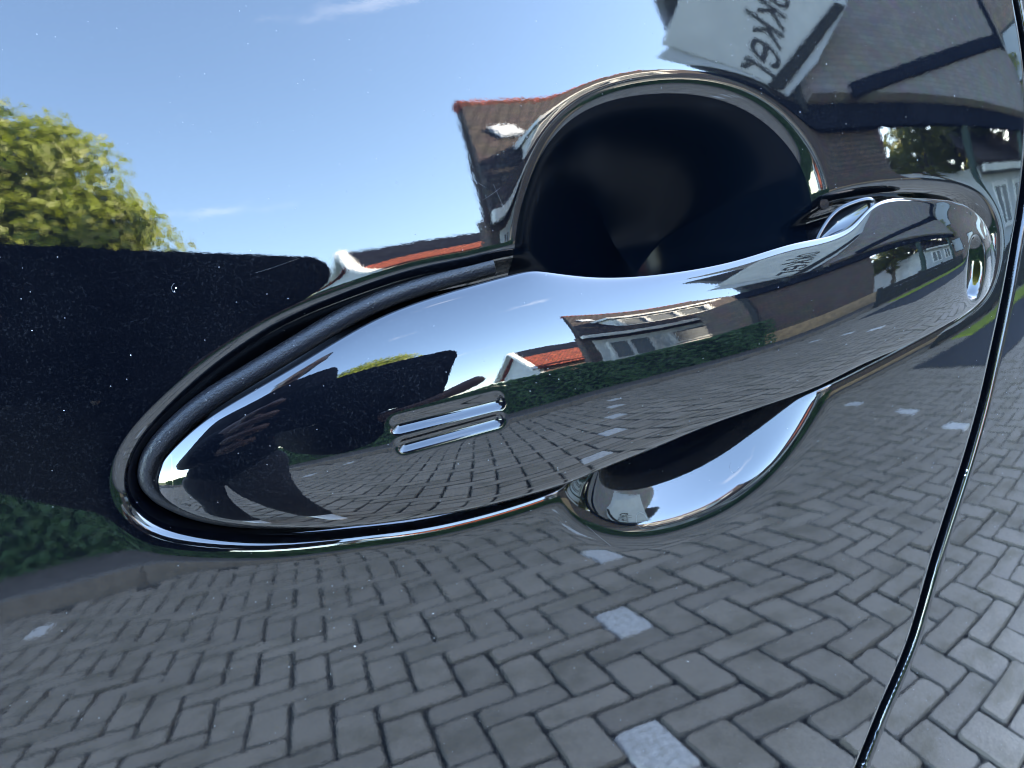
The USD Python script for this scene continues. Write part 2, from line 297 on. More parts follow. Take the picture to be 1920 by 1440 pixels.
for p in ((1813, 882, 5.5, -0.002), (1810, 891, 4.5, -0.002)): obj('dust_speck', drop(*p), 'dust_speck', car)

def mark(name, pts, r):
    pts = np.asarray(pts, float); q = on(pts[:, 0], pts[:, 1]); hh = surface(q)[0]; q = np.array([at(*p, h_) for p, h_ in zip(pts, hh)]); hh = surface(q)[0]
    v, f = tube0(np.c_[q, hh + r * 0.3], np.full(len(q), r), 6); obj(name, (world(v), f), 'dust_grey', car, smooth=True)
look('dust_grey', {'p': ('principled_bsdf', {'base_color': (0.05, 0.05, 0.052), 'roughness': 0.7})})
for a_, b_ in (((478, 512), (560, 484)), ((925, 345), (948, 395)), ((905, 375), (938, 352)), ((1100, 985), (1146, 1024)), ((880, 330), (912, 352))):
    n_ = 14; mark('scratch', [(a_[0] + (b_[0] - a_[0]) * k / n_, a_[1] + (b_[1] - a_[1]) * k / n_ + 1.2 * math.sin(3.1 * k / n_)) for k in range(n_ + 1)], 0.000014)
mark('lint', [(1203 + 11 * math.cos(x), 976 + 15 * math.sin(x + 0.3)) for x in np.linspace(0.6, 6.2, 30)], 0.00003)
mark('lint', [(1372 + 9 * math.cos(x), 872 + 13 * math.sin(x)) for x in np.linspace(0.2, 3.6, 24)], 0.00003)
mark('lint', [(327 + 5 * math.cos(x), 540 + 8 * math.sin(x)) for x in np.linspace(1.2, 4.8, 16)], 0.00004)
# the leaf-shaped window between the handle and its end cap
lw = spline(np.array([(1533, 455), (1546, 424), (1568, 398), (1596, 383), (1634, 377), (1631, 396), (1617, 414), (1592, 430), (1562, 443)]), 200)
lh = np.interp(lw[:, 0], [1533, 1634], [0.0085, 0.0135]); lq = on(lw[:, 0], lw[:, 1], lh); l3 = np.c_[lq, lh + body(lq[:, 0], lq[:, 1])]
tg_ = unit(np.roll(l3, -1, 0) - np.roll(l3, 1, 0)); x_ = unit(np.cross(tg_, [0, 0, 1.0])); y_ = np.cross(x_, tg_); an_ = np.linspace(0, 2 * np.pi, 14, endpoint=False)
rv = (l3[:, None] + 0.0008 * (x_[:, None] * np.cos(an_)[None, :, None] + y_[:, None] * np.sin(an_)[None, :, None])).reshape(-1, 3)
rq = np.vstack([grid_faces(200, 14, wrap=True), np.array([[199 * 14 + k, k, (k + 1) % 14, 199 * 14 + (k + 1) % 14] for k in range(14)])])
obj('cap_window_rim', (world(rv), rq), 'handle_paint', handle, smooth=True)
fv = np.vstack([l3 - [0, 0, 0.0012], (l3.mean(0) - [0, 0, 0.003])[None]]); obj('cap_window_floor', (world(fv), np.array([[k, (k + 1) % 200, 200] for k in range(200)])), 'handle_paint', handle, smooth=True)
q0 = on(1541, 384); h0, *_ = surface(q0[None]); q0 = at(1541, 384, h0[0])
plug = trimesh.creation.cylinder(0.0016, 0.0012, sections=28); plug.vertices = world(plug.vertices + [q0[0], q0[1], surface(q0[None])[0][0] + 0.0004]); obj('screw_plug', plug, 'handle_paint', car, smooth=30)

# ---- ENV
# ---------------------------------------------------------------- materials of the street
def noisy(name, c1, c2, scale=8.0, rough=0.85, bump=0.0, detail=6, bscale=None, spec=0.3, dirt=False):
    look(name, {'g': ('geometry', {}), 'n': ('noise_texture', {'scale': scale, 'detail': detail, 'roughness': 0.65}),
                'r': ('rgb_ramp', {'ramp': [(0, c1), (0.3, c1), (0.7, c2), (1, c2)]}),
                'n2': ('noise_texture', {'scale': bscale or scale * 6, 'detail': 4}), 'b': ('bump', {'distance': bump, 'strength': 1.0 if bump else 0.0}),
                'stn': ('noise_texture', {'scale': 5.5, 'detail': 6, 'roughness': 0.68}), 'str': ('rgb_ramp', {'ramp': [(0, (0.62, 0.62, 0.58)), (0.38, (0.74, 0.74, 0.70)), (0.52, (1, 1, 1)), (1, (1.08, 1.08, 1.08))]}), 'stm': ('mix_color', {'blend_type': 'multiply', 'fac': 1.0}), 'sn': ('separate_xyz', {}), 'up': ('map_range', {'from_min': 0.75, 'from_max': 0.97, 'to_min': 0.0, 'to_max': 1.0, 'clamp': True}), 'dirt': ('mix_color', {'a': (0.15, 0.127, 0.098)}),
                'p': ('principled_bsdf', {'roughness': rough, 'specular_ior_level': spec})},
         ([('g.true_normal', 'sn.vector'), ('sn.z', 'up.value'), ('up.result', 'dirt.fac'), ('g.position', 'stn.vector'), ('stn.fac', 'str.fac'), ('r.color', 'stm.a'), ('str.color', 'stm.b'), ('stm.result', 'dirt.b'), ('dirt.result', 'p.base_color')] if dirt else [('r.color', 'p.base_color')]) + [('g.position', 'n.vector'), ('n.fac', 'r.fac'), ('g.position', 'n2.vector'), ('n2.fac', 'b.height'), ('b.normal', 'p.normal')])
for k, m in enumerate((0.91, 0.96, 1.0, 1.04, 1.09)):
    noisy(f'paver_{k}', (0.20 * m, 0.162 * m, 0.122 * m), (0.50 * m, 0.405 * m, 0.312 * m), 320.0, 0.8, 0.0015, bscale=220, dirt=True)
noisy('paver_white', (0.40, 0.355, 0.30), (0.88, 0.80, 0.71), 70.0, 0.8, 0.001)
noisy('joint_sand', (0.05, 0.045, 0.035), (0.09, 0.08, 0.06), 20.0, 0.95)
noisy('asphalt', (0.035, 0.035, 0.037), (0.06, 0.06, 0.062), 40.0, 0.9)
noisy('kerb_concrete', (0.14, 0.12, 0.10), (0.23, 0.20, 0.17), 14.0, 0.9, 0.001)
noisy('tile_grey', (0.085, 0.072, 0.06), (0.15, 0.128, 0.108), 9.0, 0.9)
noisy('soil', (0.03, 0.025, 0.02), (0.06, 0.05, 0.04), 9.0, 0.95)
noisy('white_wood', (0.62, 0.63, 0.62), (0.76, 0.77, 0.76), 3.0, 0.5)
noisy('slate_band', (0.010, 0.012, 0.020), (0.016, 0.019, 0.028), 3.0, 0.95, spec=0.0)
noisy('pale_render', (0.42, 0.45, 0.48), (0.52, 0.55, 0.58), 2.0, 0.8)
noisy('sign_white', (0.48, 0.50, 0.49), (0.60, 0.62, 0.60), 2.2, 0.6)
noisy('sign_ink', (0.03, 0.032, 0.035), (0.06, 0.06, 0.062), 8.0, 0.7)
noisy('sunlit_base_tan', (0.30, 0.21, 0.13), (0.62, 0.40, 0.22), 6.0, 0.9)  # low sun on the foot of the wall, put into the colour
noisy('dark_timber', (0.012, 0.014, 0.015), (0.028, 0.03, 0.03), 6.0, 0.7)
noisy('green_timber', (0.02, 0.035, 0.03), (0.035, 0.055, 0.045), 6.0, 0.7)
noisy('bark', (0.05, 0.04, 0.03), (0.12, 0.1, 0.075), 14.0, 0.95, 0.01)
noisy('lawn', (0.16, 0.2, 0.02), (0.3, 0.34, 0.05), 12.0, 0.95)  # sunlight on the grass strip is put into this yellow
noisy('garden_grass', (0.03, 0.05, 0.015), (0.06, 0.085, 0.025), 5.0, 0.95)
look('window_glass', {'p': ('principled_bsdf', {'base_color': (0.2, 0.22, 0.235), 'roughness': 0.05})})
def courses(name, c1, c2, mortar, width, row, msize=0.012, axis='x', rough=0.85, offset=0.5):
    """Courses on far walls and roofs: brick texture laid in the wall's own plane."""
    look(name, {'g': ('texture_coordinate', {}), 's': ('separate_xyz', {}), 'add': ('math', {'math_type': 'add'}), 'c': ('combine_xyz', {}),
                't': ('brick_texture', {'color1': c1, 'color2': c2, 'mortar': mortar, 'scale': 1.0, 'brick_width': width, 'row_height': row, 'mortar_size': msize, 'offset': offset}),
                'n': ('noise_texture', {'scale': 3.0, 'detail': 5}), 'mix': ('mix_color', {'blend_type': 'multiply', 'fac': 0.5}),
                'b': ('bump', {'distance': 0.01, 'strength': 0.6}), 'p': ('principled_bsdf', {'roughness': rough, 'specular_ior_level': 0.2})},
         [('g.object', 's.vector'), ('s.x', 'add.value1'), ('s.y', 'add.value2'), ('add.value', 'c.x'), ('s.z', 'c.y'), ('c.vector', 't.vector'), ('g.object', 'n.vector'), ('t.color', 'mix.a'), ('n.color', 'mix.b'),
          ('mix.result', 'p.base_color'), ('t.fac', 'b.height')])
courses('brown_brick', (0.16, 0.12, 0.10), (0.23, 0.17, 0.14), (0.09, 0.08, 0.075), 0.22, 0.065)
courses('grey_brick', (0.12, 0.12, 0.125), (0.17, 0.165, 0.165), (0.08, 0.08, 0.08), 0.22, 0.065)
courses('red_tiles', (0.30, 0.07, 0.045), (0.40, 0.10, 0.06), (0.10, 0.03, 0.02), 0.24, 0.17, 0.03, offset=0.0)
courses('brown_tiles', (0.055, 0.045, 0.042), (0.085, 0.07, 0.064), (0.025, 0.02, 0.02), 0.24, 0.17, 0.03, offset=0.0)
courses('grey_tiles', (0.25, 0.225, 0.205), (0.31, 0.28, 0.255), (0.19, 0.17, 0.155), 0.30, 0.10, 0.01)
def leafy(name, c1, c2, trans=0.45):
    look(name, {'g': ('geometry', {}), 'r': ('rgb_ramp', {'ramp': [(0, c1), (1, c2)]}), 'p': ('principled_bsdf', {'roughness': 0.5}), 't': ('translucent_bsdf', {}), 'm': ('mix_closure', {'fac': trans})},
         [('g.random_per_island', 'r.fac'), ('r.color', 'p.base_color'), ('r.color', 't.color'), ('p.BSDF', 'm.closure1'), ('t.BSDF', 'm.closure2')], surface='m.closure')
leafy('tree_leaf', (0.16, 0.20, 0.014), (0.45, 0.45, 0.045), 0.5)
leafy('hedge_leaf', (0.05, 0.11, 0.035), (0.14, 0.24, 0.08), 0.25)
leafy('far_leaf', (0.16, 0.17, 0.04), (0.5, 0.42, 0.14), 0.5)

# ---------------------------------------------------------------- mesh pieces
def box(x0, x1, y0, y1, z0, z1): return trimesh.creation.box(bounds=[[min(x0, x1), min(y0, y1), min(z0, z1)], [max(x0, x1), max(y0, y1), max(z0, z1)]])
def slab(p, n_thick):
    """A plate with four corners p and a thickness towards n_thick."""
    p = np.asarray(p, float); q = p + np.asarray(n_thick, float)
    v = np.vstack([p, q]); f = [[0, 1, 2, 3], [7, 6, 5, 4]] + [[i, i + 4, (i + 1) % 4 + 4, (i + 1) % 4] for i in range(4)]
    m = trimesh.Trimesh(v, [t for a, b, c, d in f for t in ((a, b, c), (a, c, d))]); m.fix_normals(); return m
def prism(pts, y0, y1):
    """A polygon in x, z extruded from y0 to y1."""
    m = trimesh.creation.extrude_polygon(shapely.Polygon(pts), abs(y1 - y0)); m.vertices = np.c_[m.vertices[:, 0], max(y0, y1) - m.vertices[:, 2], m.vertices[:, 1]]; m.fix_normals(); return m
def tube(pts, rad, n=10):
    pts = np.asarray(pts, float); rad = np.broadcast_to(rad, len(pts)); t = unit(np.gradient(pts, axis=0)); ref = np.array([0, 0, 1.0]) if abs(t[0][2]) < 0.9 else np.array([1.0, 0, 0])
    x = unit(np.cross(t, ref)); y = np.cross(t, x); an = np.linspace(0, 2 * np.pi, n, endpoint=False)
    v = pts[:, None] + rad[:, None, None] * (x[:, None] * np.cos(an)[None, :, None] + y[:, None] * np.sin(an)[None, :, None])
    q = grid_faces(len(pts), n, wrap=True); k = len(pts) * n
    v = np.vstack([v.reshape(-1, 3), pts[:1], pts[-1:]]); f = np.vstack([q[:, [0, 1, 2]], q[:, [0, 2, 3]]])
    caps = [[k, (j + 1) % n, j] for j in range(n)] + [[k + 1, k - n + j, k - n + (j + 1) % n] for j in range(n)]
    m = trimesh.Trimesh(v, np.vstack([f, caps]), process=False); m.fix_normals(); return m
def leaves(cen_, nrm, size, rng):
    """One two-triangle folded leaf per point, turned around its own direction."""
    n = len(cen_); nrm = unit(nrm + rng.normal(0, 0.55, (n, 3))); t = unit(np.cross(nrm, rng.normal(0, 1, (n, 3)))); b = np.cross(nrm, t); s = size * rng.uniform(0.6, 1.3, n)[:, None]
    v = np.stack([cen_ - t * s, cen_ + b * s * 0.5 + nrm * s * 0.15, cen_ + t * s, cen_ - b * s * 0.5 + nrm * s * 0.15], 1).reshape(-1, 3)
    k = np.arange(n)[:, None] * 4
    return v, np.vstack([k + [0, 1, 2], k + [0, 2, 3]]).astype(int)
def crown(centre, radii, n_clumps, per, size, rng, spread=0.34):
    d = unit(rng.normal(0, 1, (n_clumps, 3))); r = rng.uniform(0.45, 1.0, n_clumps) ** 0.6
    cc = np.asarray(centre) + d * r[:, None] * radii
    cr = rng.uniform(0.6, 1.25, n_clumps) * spread * np.mean(radii)
    pts, nn = [], []
    for c, q, dd in zip(cc, cr, d):
        e = unit(rng.normal(0, 1, (per, 3))); pts.append(c + e * (q * rng.uniform(0.35, 1, (per, 1)) ** 0.5) * np.array([1.15, 1.15, 0.75])); nn.append(e + 0.5 * dd + [0, 0, 0.4])
    return leaves(np.vstack(pts), np.vstack(nn), size, rng), cc
def tree(name, label, base, height, trunk_r, centre, radii, n_clumps, per, size, mat, seed, **kw):
    rng = np.random.default_rng(seed); t = thing(name, label, 'tree', base, **kw); base = np.zeros(3)
    (g, cc) = crown(centre, np.asarray(radii, float), n_clumps, per, size, rng)
    top = np.asarray(centre, float)
    path = [base, base * 0.5 + top * 0.5 * [1, 1, 0.6] + [0.1, 0.05, 0], top]
    obj('trunk', tube(path, [trunk_r, trunk_r * 0.75, trunk_r * 0.35]), 'bark', t, smooth=True)
    for c in cc[rng.permutation(len(cc))[:9]]:
        s = path[1] * 0.4 + top * 0.6; obj('limb', tube([path[1] * rng.uniform(0.6, 1) + top * 0.15, s * 0.4 + c * 0.6 - [0, 0, 0.2], c], [trunk_r * 0.4, trunk_r * 0.25, trunk_r * 0.1], 6), 'bark', t, smooth=True)
    obj('crown', g, mat, t); return t

# ---------------------------------------------------------------- ground, kerb, paving
G = np.array
obj('ground', (G([[-400, -400, -0.03], [400, -400, -0.03], [400, 300, -0.03], [-400, 300, -0.03]]), G([[0, 1, 2, 3]])), 'garden_grass', kind='structure')
street = obj('street', box(-14, 14, -4.0, 3.0, -0.12, -0.022), 'joint_sand', kind='structure')
BW, J, OX, OY = 0.102, 0.0029, 0.20, 0.33
WHITE = [(0.47, -0.88), (0.65, -1.50), (0.84, -2.10), (1.03, -2.75), (1.22, -3.38), (2.83, -1.85), (2.98, -2.46), (3.13, -3.08), (-1.37, -3.64), (-1.55, -2.98), (-1.73, -2.34)]
cells, pav = [], []
for ix in range(-60, 88):
    for iy in range(-44, 6):
        m = (ix - iy) % 4
        if m == 0: pav.append((ix * BW + OX, (ix + 2) * BW + OX, iy * BW + OY, (iy + 1) * BW + OY))
        elif m == 2: pav.append((ix * BW + OX, (ix + 1) * BW + OX, (iy - 1) * BW + OY, (iy + 1) * BW + OY))
pav = [p for p in pav if p[2] > -3.995]
pc = np.array([((a + b) / 2, (c + d) / 2) for a, b, c, d in pav])
upright = np.array([b - a < 0.15 for a, b, c, d in pav])
white = {int(np.argmin(((pc - w) ** 2).sum(1) + 10.0 * ~upright)) for w in WHITE}
rngp = np.random.default_rng(3)
def paver(p):
    a, b, c, d = p; dz = rngp.normal(0, 0.0022); tilt = rngp.normal(0, 0.008, 2); r = 0.005
    jx = rngp.normal(0, 0.0018, 4)
    cr = 0.008 + rngp.uniform(-0.004, 0.007, 8)
    o = G([[a + J + cr[0], c + J], [b - J - cr[1], c + J + jx[0]], [b - J + jx[1], c + J + cr[2]], [b - J, d - J - cr[3]], [b - J - cr[4], d - J], [a + J + cr[5], d - J + jx[2]], [a + J + jx[3], d - J - cr[6]], [a + J, c + J + cr[7]]]); m = o.mean(0)
    i = m + (o - m) * [1 - 2 * r / (b - a), 1 - 2 * r / (d - c)]
    zt = lambda q, z: np.c_[q, z + dz + (q - m) @ tilt]
    v = np.vstack([zt(o, -0.045), zt(o, -0.005), zt(i, 0.0)])
    f = [[16, 17, 18, 19], [16, 19, 20, 23], [20, 21, 22, 23]] + [[k, (k + 1) % 8, (k + 1) % 8 + 8, k + 8] for k in range(8)] + [[k + 8, (k + 1) % 8 + 8, (k + 1) % 8 + 16, k + 16] for k in range(8)]
    return v, G(f)
near = np.argsort(((pc - [0.35, -1.2]) ** 2 * [0.55, 1.0]).sum(1))
single = set(near[:300 - len(white)].tolist()) | white
rest_v, rest_f, k = [], [], 0
for i, p in enumerate(pav):
    v, f = paver(p)
    if i in single: obj('paving_brick', (v, f), 'paver_white' if i in white else f'paver_{rngp.integers(5)}', street)
    else: rest_v.append(v); rest_f.append(f + k); k += len(v)
look('paver_rest', {'g': ('geometry', {}), 'n': ('noise_texture', {'scale': 320, 'detail': 6, 'roughness': 0.65}), 'r': ('rgb_ramp', {'ramp': [(0, (0.20, 0.162, 0.122)), (0.3, (0.20, 0.162, 0.122)), (0.7, (0.50, 0.405, 0.312)), (1, (0.50, 0.405, 0.312))]}),
     'm': ('map_range', {'to_min': 0.9, 'to_max': 1.1, 'from_min': 0.0, 'from_max': 1.0}), 'mul': ('mix_color', {'blend_type': 'multiply', 'fac': 1.0}), 'stn': ('noise_texture', {'scale': 5.5, 'detail': 6, 'roughness': 0.68}), 'str': ('rgb_ramp', {'ramp': [(0, (0.62, 0.62, 0.58)), (0.38, (0.74, 0.74, 0.70)), (0.52, (1, 1, 1)), (1, (1.08, 1.08, 1.08))]}), 'stm': ('mix_color', {'blend_type': 'multiply', 'fac': 1.0}), 'sn': ('separate_xyz', {}), 'up': ('map_range', {'from_min': 0.75, 'from_max': 0.97, 'to_min': 0.0, 'to_max': 1.0, 'clamp': True}), 'dirt': ('mix_color', {'a': (0.15, 0.127, 0.098)}),
     'p': ('principled_bsdf', {'roughness': 0.8, 'specular_ior_level': 0.3})},
     [('g.true_normal', 'sn.vector'), ('sn.z', 'up.value'), ('up.result', 'dirt.fac'), ('g.position', 'stn.vector'), ('stn.fac', 'str.fac'), ('mul.result', 'stm.a'), ('str.color', 'stm.b'), ('stm.result', 'dirt.b'), ('dirt.result', 'p.base_color'), ('g.position', 'n.vector'), ('n.fac', 'r.fac'), ('r.color', 'mul.a'), ('g.random_per_island', 'm.value'), ('m.result', 'mul.b')])
obj('paving_brick_field', (np.vstack(rest_v), np.vstack(rest_f)), 'paver_rest', street, kind='stuff')
kerb = thing('kerb', kind='structure')
for i in range(18):
    x0 = -9 + i; obj('kerb_stone', box(x0 + 0.004, x0 + 0.996, -4.13, -4.004, -0.1, 0.12 + R.normal(0, 0.002)), 'kerb_concrete', kerb)
obj('pavement', box(-14, 9.0, -5.0, -4.134, -0.1, 0.108), 'tile_grey', kind='structure')

# ---------------------------------------------------------------- hedge, trees
rng = np.random.default_rng(11)
hd = thing('hedge', 'dense dark green clipped hedge running along the far pavement', 'hedge', (0, -5.05, 0.1))
n = 30000
hx = rng.uniform(-14, 3.9, n); side = rng.random(n)
ht = 1.02 + 0.05 * np.sin(hx * 2.1) + 0.03 * np.sin(hx * 5.3)
hy = np.where(side < 0.62, rng.uniform(-0.10, 0.03, n), rng.uniform(-0.6, 0.0, n)); hz = np.where(side < 0.62, rng.uniform(0.0, 1, n) * ht, ht - rng.uniform(0, 0.1, n))
bulge = 0.06 * np.sin(hx * 3.7 + 3 * hz) + 0.05 * np.sin(hx * 9.1 + 5 * hz)
obj('foliage', leaves(np.c_[hx, hy + bulge, hz], np.where((side < 0.62)[:, None], [0, 1.0, 0.3], [0, 0.2, 1.0]), 0.045, rng), 'hedge_leaf', hd)
obj('hedge_core', box(-14, 3.85, -0.6, -0.16, 0, 0.93), 'green_timber', hd)
tree('tree', 'tall yellow-green leafy tree behind the hedge', (-5.0, -11.2, 0.0), 9, 0.28, (-0.05, 0, 4.45), (3.25, 2.6, 2.95), 190, 520, 0.092, 'tree_leaf', 5)
for i, (b, c, r, lab) in enumerate([((17.0, -9.6, 0), (0, 0, 3.2), (3.0, 2.4, 2.2), 'autumn-tinted tree seen under the roof edge beside the pale house'), ((21.0, -7.2, 0), (0, 0, 3.6), (3.0, 2.6, 2.6), 'olive and yellow tree at the far end of the street')]):
    tree('tree', lab, b, 6, 0.2, c, r, 34, 170, 0.16, 'far_leaf', 21 + i)

tree('tree', 'golden-leaved tree behind the posts of the carport', (12.3, -8.3, 0), 5, 0.14, (0, 0, 2.9), (1.3, 1.1, 1.3), 26, 110, 0.10, 'far_leaf', 31)

# ---------------------------------------------------------------- the white-gabled house far off
def rot(p, a, o): c, s = math.cos(a), math.sin(a); p = np.asarray(p, float) - o; return np.stack([p[..., 0] * c - p[..., 1] * s, p[..., 0] * s + p[..., 1] * c, p[..., 2]], -1) + o
h1 = thing('house', 'white-gabled house with a red tiled roof behind the hedge', 'house', (2.55, -16.0, 0), rz=math.radians(-14))
W1, D1, E1, R1 = 3.4, 4.6, 2.3, 5.0
obj('wall', prism([(-0.0, 0), (D1, 0), (D1, E1), (D1 / 2, R1 - 0.1), (0, E1)], 0, 0.25).apply_transform(trimesh.transformations.rotation_matrix(-math.pi / 2, [0, 0, 1])).apply_translation([0.02, 0, 0]), 'pale_render', h1)
obj('wall', box(0.3, W1 + 3, -0.22, 0, 0, E1), 'brown_brick', h1)
def roof_plane(x0, x1, y0, z0, y1, z1, t=0.14):
    nrm = unit(np.array([0, -(z1 - z0), (y1 - y0)])); nrm = nrm if nrm[2] > 0 else -nrm
    return slab([[x0, y0, z0], [x1, y0, z0], [x1, y1, z1], [x0, y1, z1]], nrm * t)
mid = lambda f, a, b: a + (b - a) * f
r1 = obj('roof', roof_plane(-0.15, W1 + 3, 0.25, E1 - 0.15, mid(0.62, 0.25, -D1 / 2), mid(0.62, E1 - 0.15, R1)), 'red_tiles', h1)
obj('roof_panels', roof_plane(-0.15, W1 + 3, mid(0.622, 0.25, -D1 / 2), mid(0.622, E1 - 0.15, R1), -D1 / 2, R1), 'slate_band', r1)
obj('roof', roof_plane(-0.15, W1 + 3, -D1 / 2 - 0.05, R1, -D1 - 0.25, E1 - 0.15), 'red_tiles', h1)
obj('verge_board', roof_plane(-0.42, -0.16, 0.27, E1 - 0.17, -D1 / 2, R1 + 0.02, 0.2), 'white_wood', h1)
obj('verge_board', roof_plane(-0.42, -0.16, -D1 / 2, R1 + 0.02, -D1 - 0.27, E1 - 0.17, 0.2), 'white_wood', h1)

# ---------------------------------------------------------------- the brown-roofed house with the white dormer
def window(parent, x0, x1, z0, z1, y, panes=2, mat='white_wood', name='window'):
    fr = trimesh.util.concatenate([box(x0, x1, y, y + 0.07, z0, z0 + 0.09), box(x0, x1, y, y + 0.07, z1 - 0.09, z1), box(x0, x0 + 0.09, y, y + 0.07, z0 + 0.09, z1 - 0.09), box(x1 - 0.09, x1, y, y + 0.07, z0 + 0.09, z1 - 0.09)]
        + [box(x0 + (x1 - x0) * k / panes - 0.04, x0 + (x1 - x0) * k / panes + 0.04, y + 0.003, y + 0.065, z0 + 0.09, z1 - 0.09) for k in range(1, panes)])
    w = obj(name, fr, mat, parent)
    for k in range(panes): obj('pane', box(x0 + (x1 - x0) * k / panes + 0.045, x0 + (x1 - x0) * (k + 1) / panes - 0.045, y + 0.01, y + 0.03, z0 + 0.09, z1 - 0.09), 'window_glass', w)
    return w
h2 = thing('house', 'dark brown tiled house with white dormer and white windows', 'house', (2.85, -9.4, 0), rz=math.radians(-12))
L2, E2, R2, DP, HX = 6.2, 3.15, 6.5, 2.7, 1.73
def hull(pts, t=0.14):
    pts = np.asarray(pts, float); n_ = unit(np.cross(pts[1] - pts[0], pts[2] - pts[0])); n_ = n_ if n_[2] > 0 else -n_
    return trimesh.convex.convex_hull(np.vstack([pts, pts + n_ * t]))
obj('wall', box(0.1, L2, -0.25, 0, 0, E2 + 0.1), 'brown_brick', h2)
rf = obj('roof', hull([[0, 0.35, E2], [L2, 0.35, E2], [L2, -DP, R2], [HX, -DP, R2]]), 'brown_tiles', h2)
obj('gable', hull([[0.1, 0.0, 0.0], [3.2, -5.65, 0.0], [3.2, -5.65, E2], [0.1, 0.0, E2], [HX + 0.02, -DP, R2 - 0.05]], 0.05), 'brown_brick', h2)
obj('roof', hull([[3.25, -5.75, E2], [L2, -5.75, E2], [L2, -DP - 0.04, R2], [HX, -DP - 0.04, R2]]), 'brown_tiles', h2)
obj('ridge_tiles', tube([[HX - 0.05, -DP - 0.02, R2 + 0.12], [L2, -DP - 0.02, R2 + 0.12]], 0.14, 8), 'red_tiles', rf)
sl = lambda z: 0.35 + (z - E2) / (R2 - E2) * (-DP - 0.35)       # the roof's y at a height
obj('skylight', hull([[1.55, sl(5.1) + 0.13, 5.1 + 0.1], [2.05, sl(5.1) + 0.13, 5.1 + 0.1], [2.05, sl(5.5) + 0.13, 5.5 + 0.1], [1.55, sl(5.5) + 0.13, 5.5 + 0.1]], 0.06), 'pale_render', rf)
obj('dormer', trimesh.util.concatenate([box(1.75, 4.0, sl(5.0), sl(3.75) - 0.02, 3.75, 4.75), box(1.6, 4.15, sl(5.2), sl(3.75) + 0.16, 4.76, 4.92)]), 'white_wood', h2)
window(h2, 1.85, 3.9, 3.85, 4.66, sl(3.75) - 0.018, 3, name='dormer_window')
obj('gutter', box(0, L2, 0.40, 0.56, E2 - 0.14, E2 + 0.08), 'white_wood', h2)
obj('white_cladding', box(0.5, 4.9, 0.002, 0.05, 0.3, 2.85), 'white_wood', h2)
window(h2, 0.8, 2.0, 1.2, 2.6, 0.053, 2); window(h2, 2.4, 3.4, 1.5, 2.6, 0.053, 1); window(h2, 3.6, 4.6, 1.2, 2.6, 0.053, 2)
obj('door', box(4.75, 5.35, 0.003, 0.06, 0.05, 1.9), 'white_wood', h2)

# ---------------------------------------------------------------- the near house on the right, its long roof and the carport
h3 = thing('house', 'brick house with a long grey roof and dark fascia near the street corner', 'house', (0, 0, 0))
obj('wall', box(4.0, 7.4, -5.85, -5.6, 0.0, 2.75), 'brown_brick', h3); obj('wall', box(4.0, 4.25, -6.6, -5.853, 0.0, 2.75), 'brown_brick', h3)
obj('sunlit_base', box(3.9, 7.45, -5.597, -5.50, 0.0, 0.55), 'sunlit_base_tan', h3)  # strip added to carry the painted sunlight along the wall's foot
obj('fascia', box(3.9, 18.2, -5.56, -5.42, 2.66, 2.98), 'slate_band', h3)
rp = obj('roof', roof_plane(5.6, 18.2, -5.45, 2.99, -7.2, 7.4, 0.2), 'grey_tiles', h3)
obj('downpipe', tube([[3.93, -5.50, 2.7], [3.93, -5.50, 0.1]], 0.05, 8), 'dark_timber', h3)
k3 = lambda z: -5.45 + (z - 2.99) / (7.4 - 2.99) * (-1.75)
ry = lambda z: k3(z) + 0.21
obj('roof_trim', slab([[6.5, ry(2.97), 2.97], [6.5, ry(3.16), 3.16], [17.0, ry(5.2), 5.2], [17.0, ry(4.85), 4.85]], [0, 0.06, 0.024]), 'slate_band', rp)
obj('roof_trim', slab([[17.02, ry(4.85), 4.85], [17.02, ry(7.3), 7.3], [17.7, ry(7.3), 7.3], [17.7, ry(4.85), 4.85]], [0, 0.06, 0.024]), 'slate_band', rp)
for x in (10.6, 15.6): obj('post', box(x, x + 0.18, -5.6, -5.42, 0.0, 2.655), 'green_timber', h3)
obj('wall', box(5.9, 9.2, -8.2, -8.0, 2.4, 7.2), 'grey_brick', h3)

h5 = thing('house', 'added tall brown brick apartment house that keeps the sun off the street', 'house', (18.5, 0, 0))  # added house, sized to block the low sun from street and roof
obj('wall', box(0, 9, -7.2, 11, 0, 12.2), 'brown_brick', h5); obj('roof', box(-0.3, 9.3, -7.5, 11.3, 12.21, 12.45), 'slate_band', h5)
for fl in range(4):
    for c_ in range(6):
        y0 = -6.2 + c_ * 2.8; w5 = obj('window', box(-0.05, 0.01, y0, y0 + 1.4, 1.0 + fl * 3.0, 2.5 + fl * 3.0), 'dark_timber', h5); obj('pane', box(-0.06, -0.052, y0 + 0.09, y0 + 1.31, 1.09 + fl * 3.0, 2.41 + fl * 3.0), 'window_glass', w5)

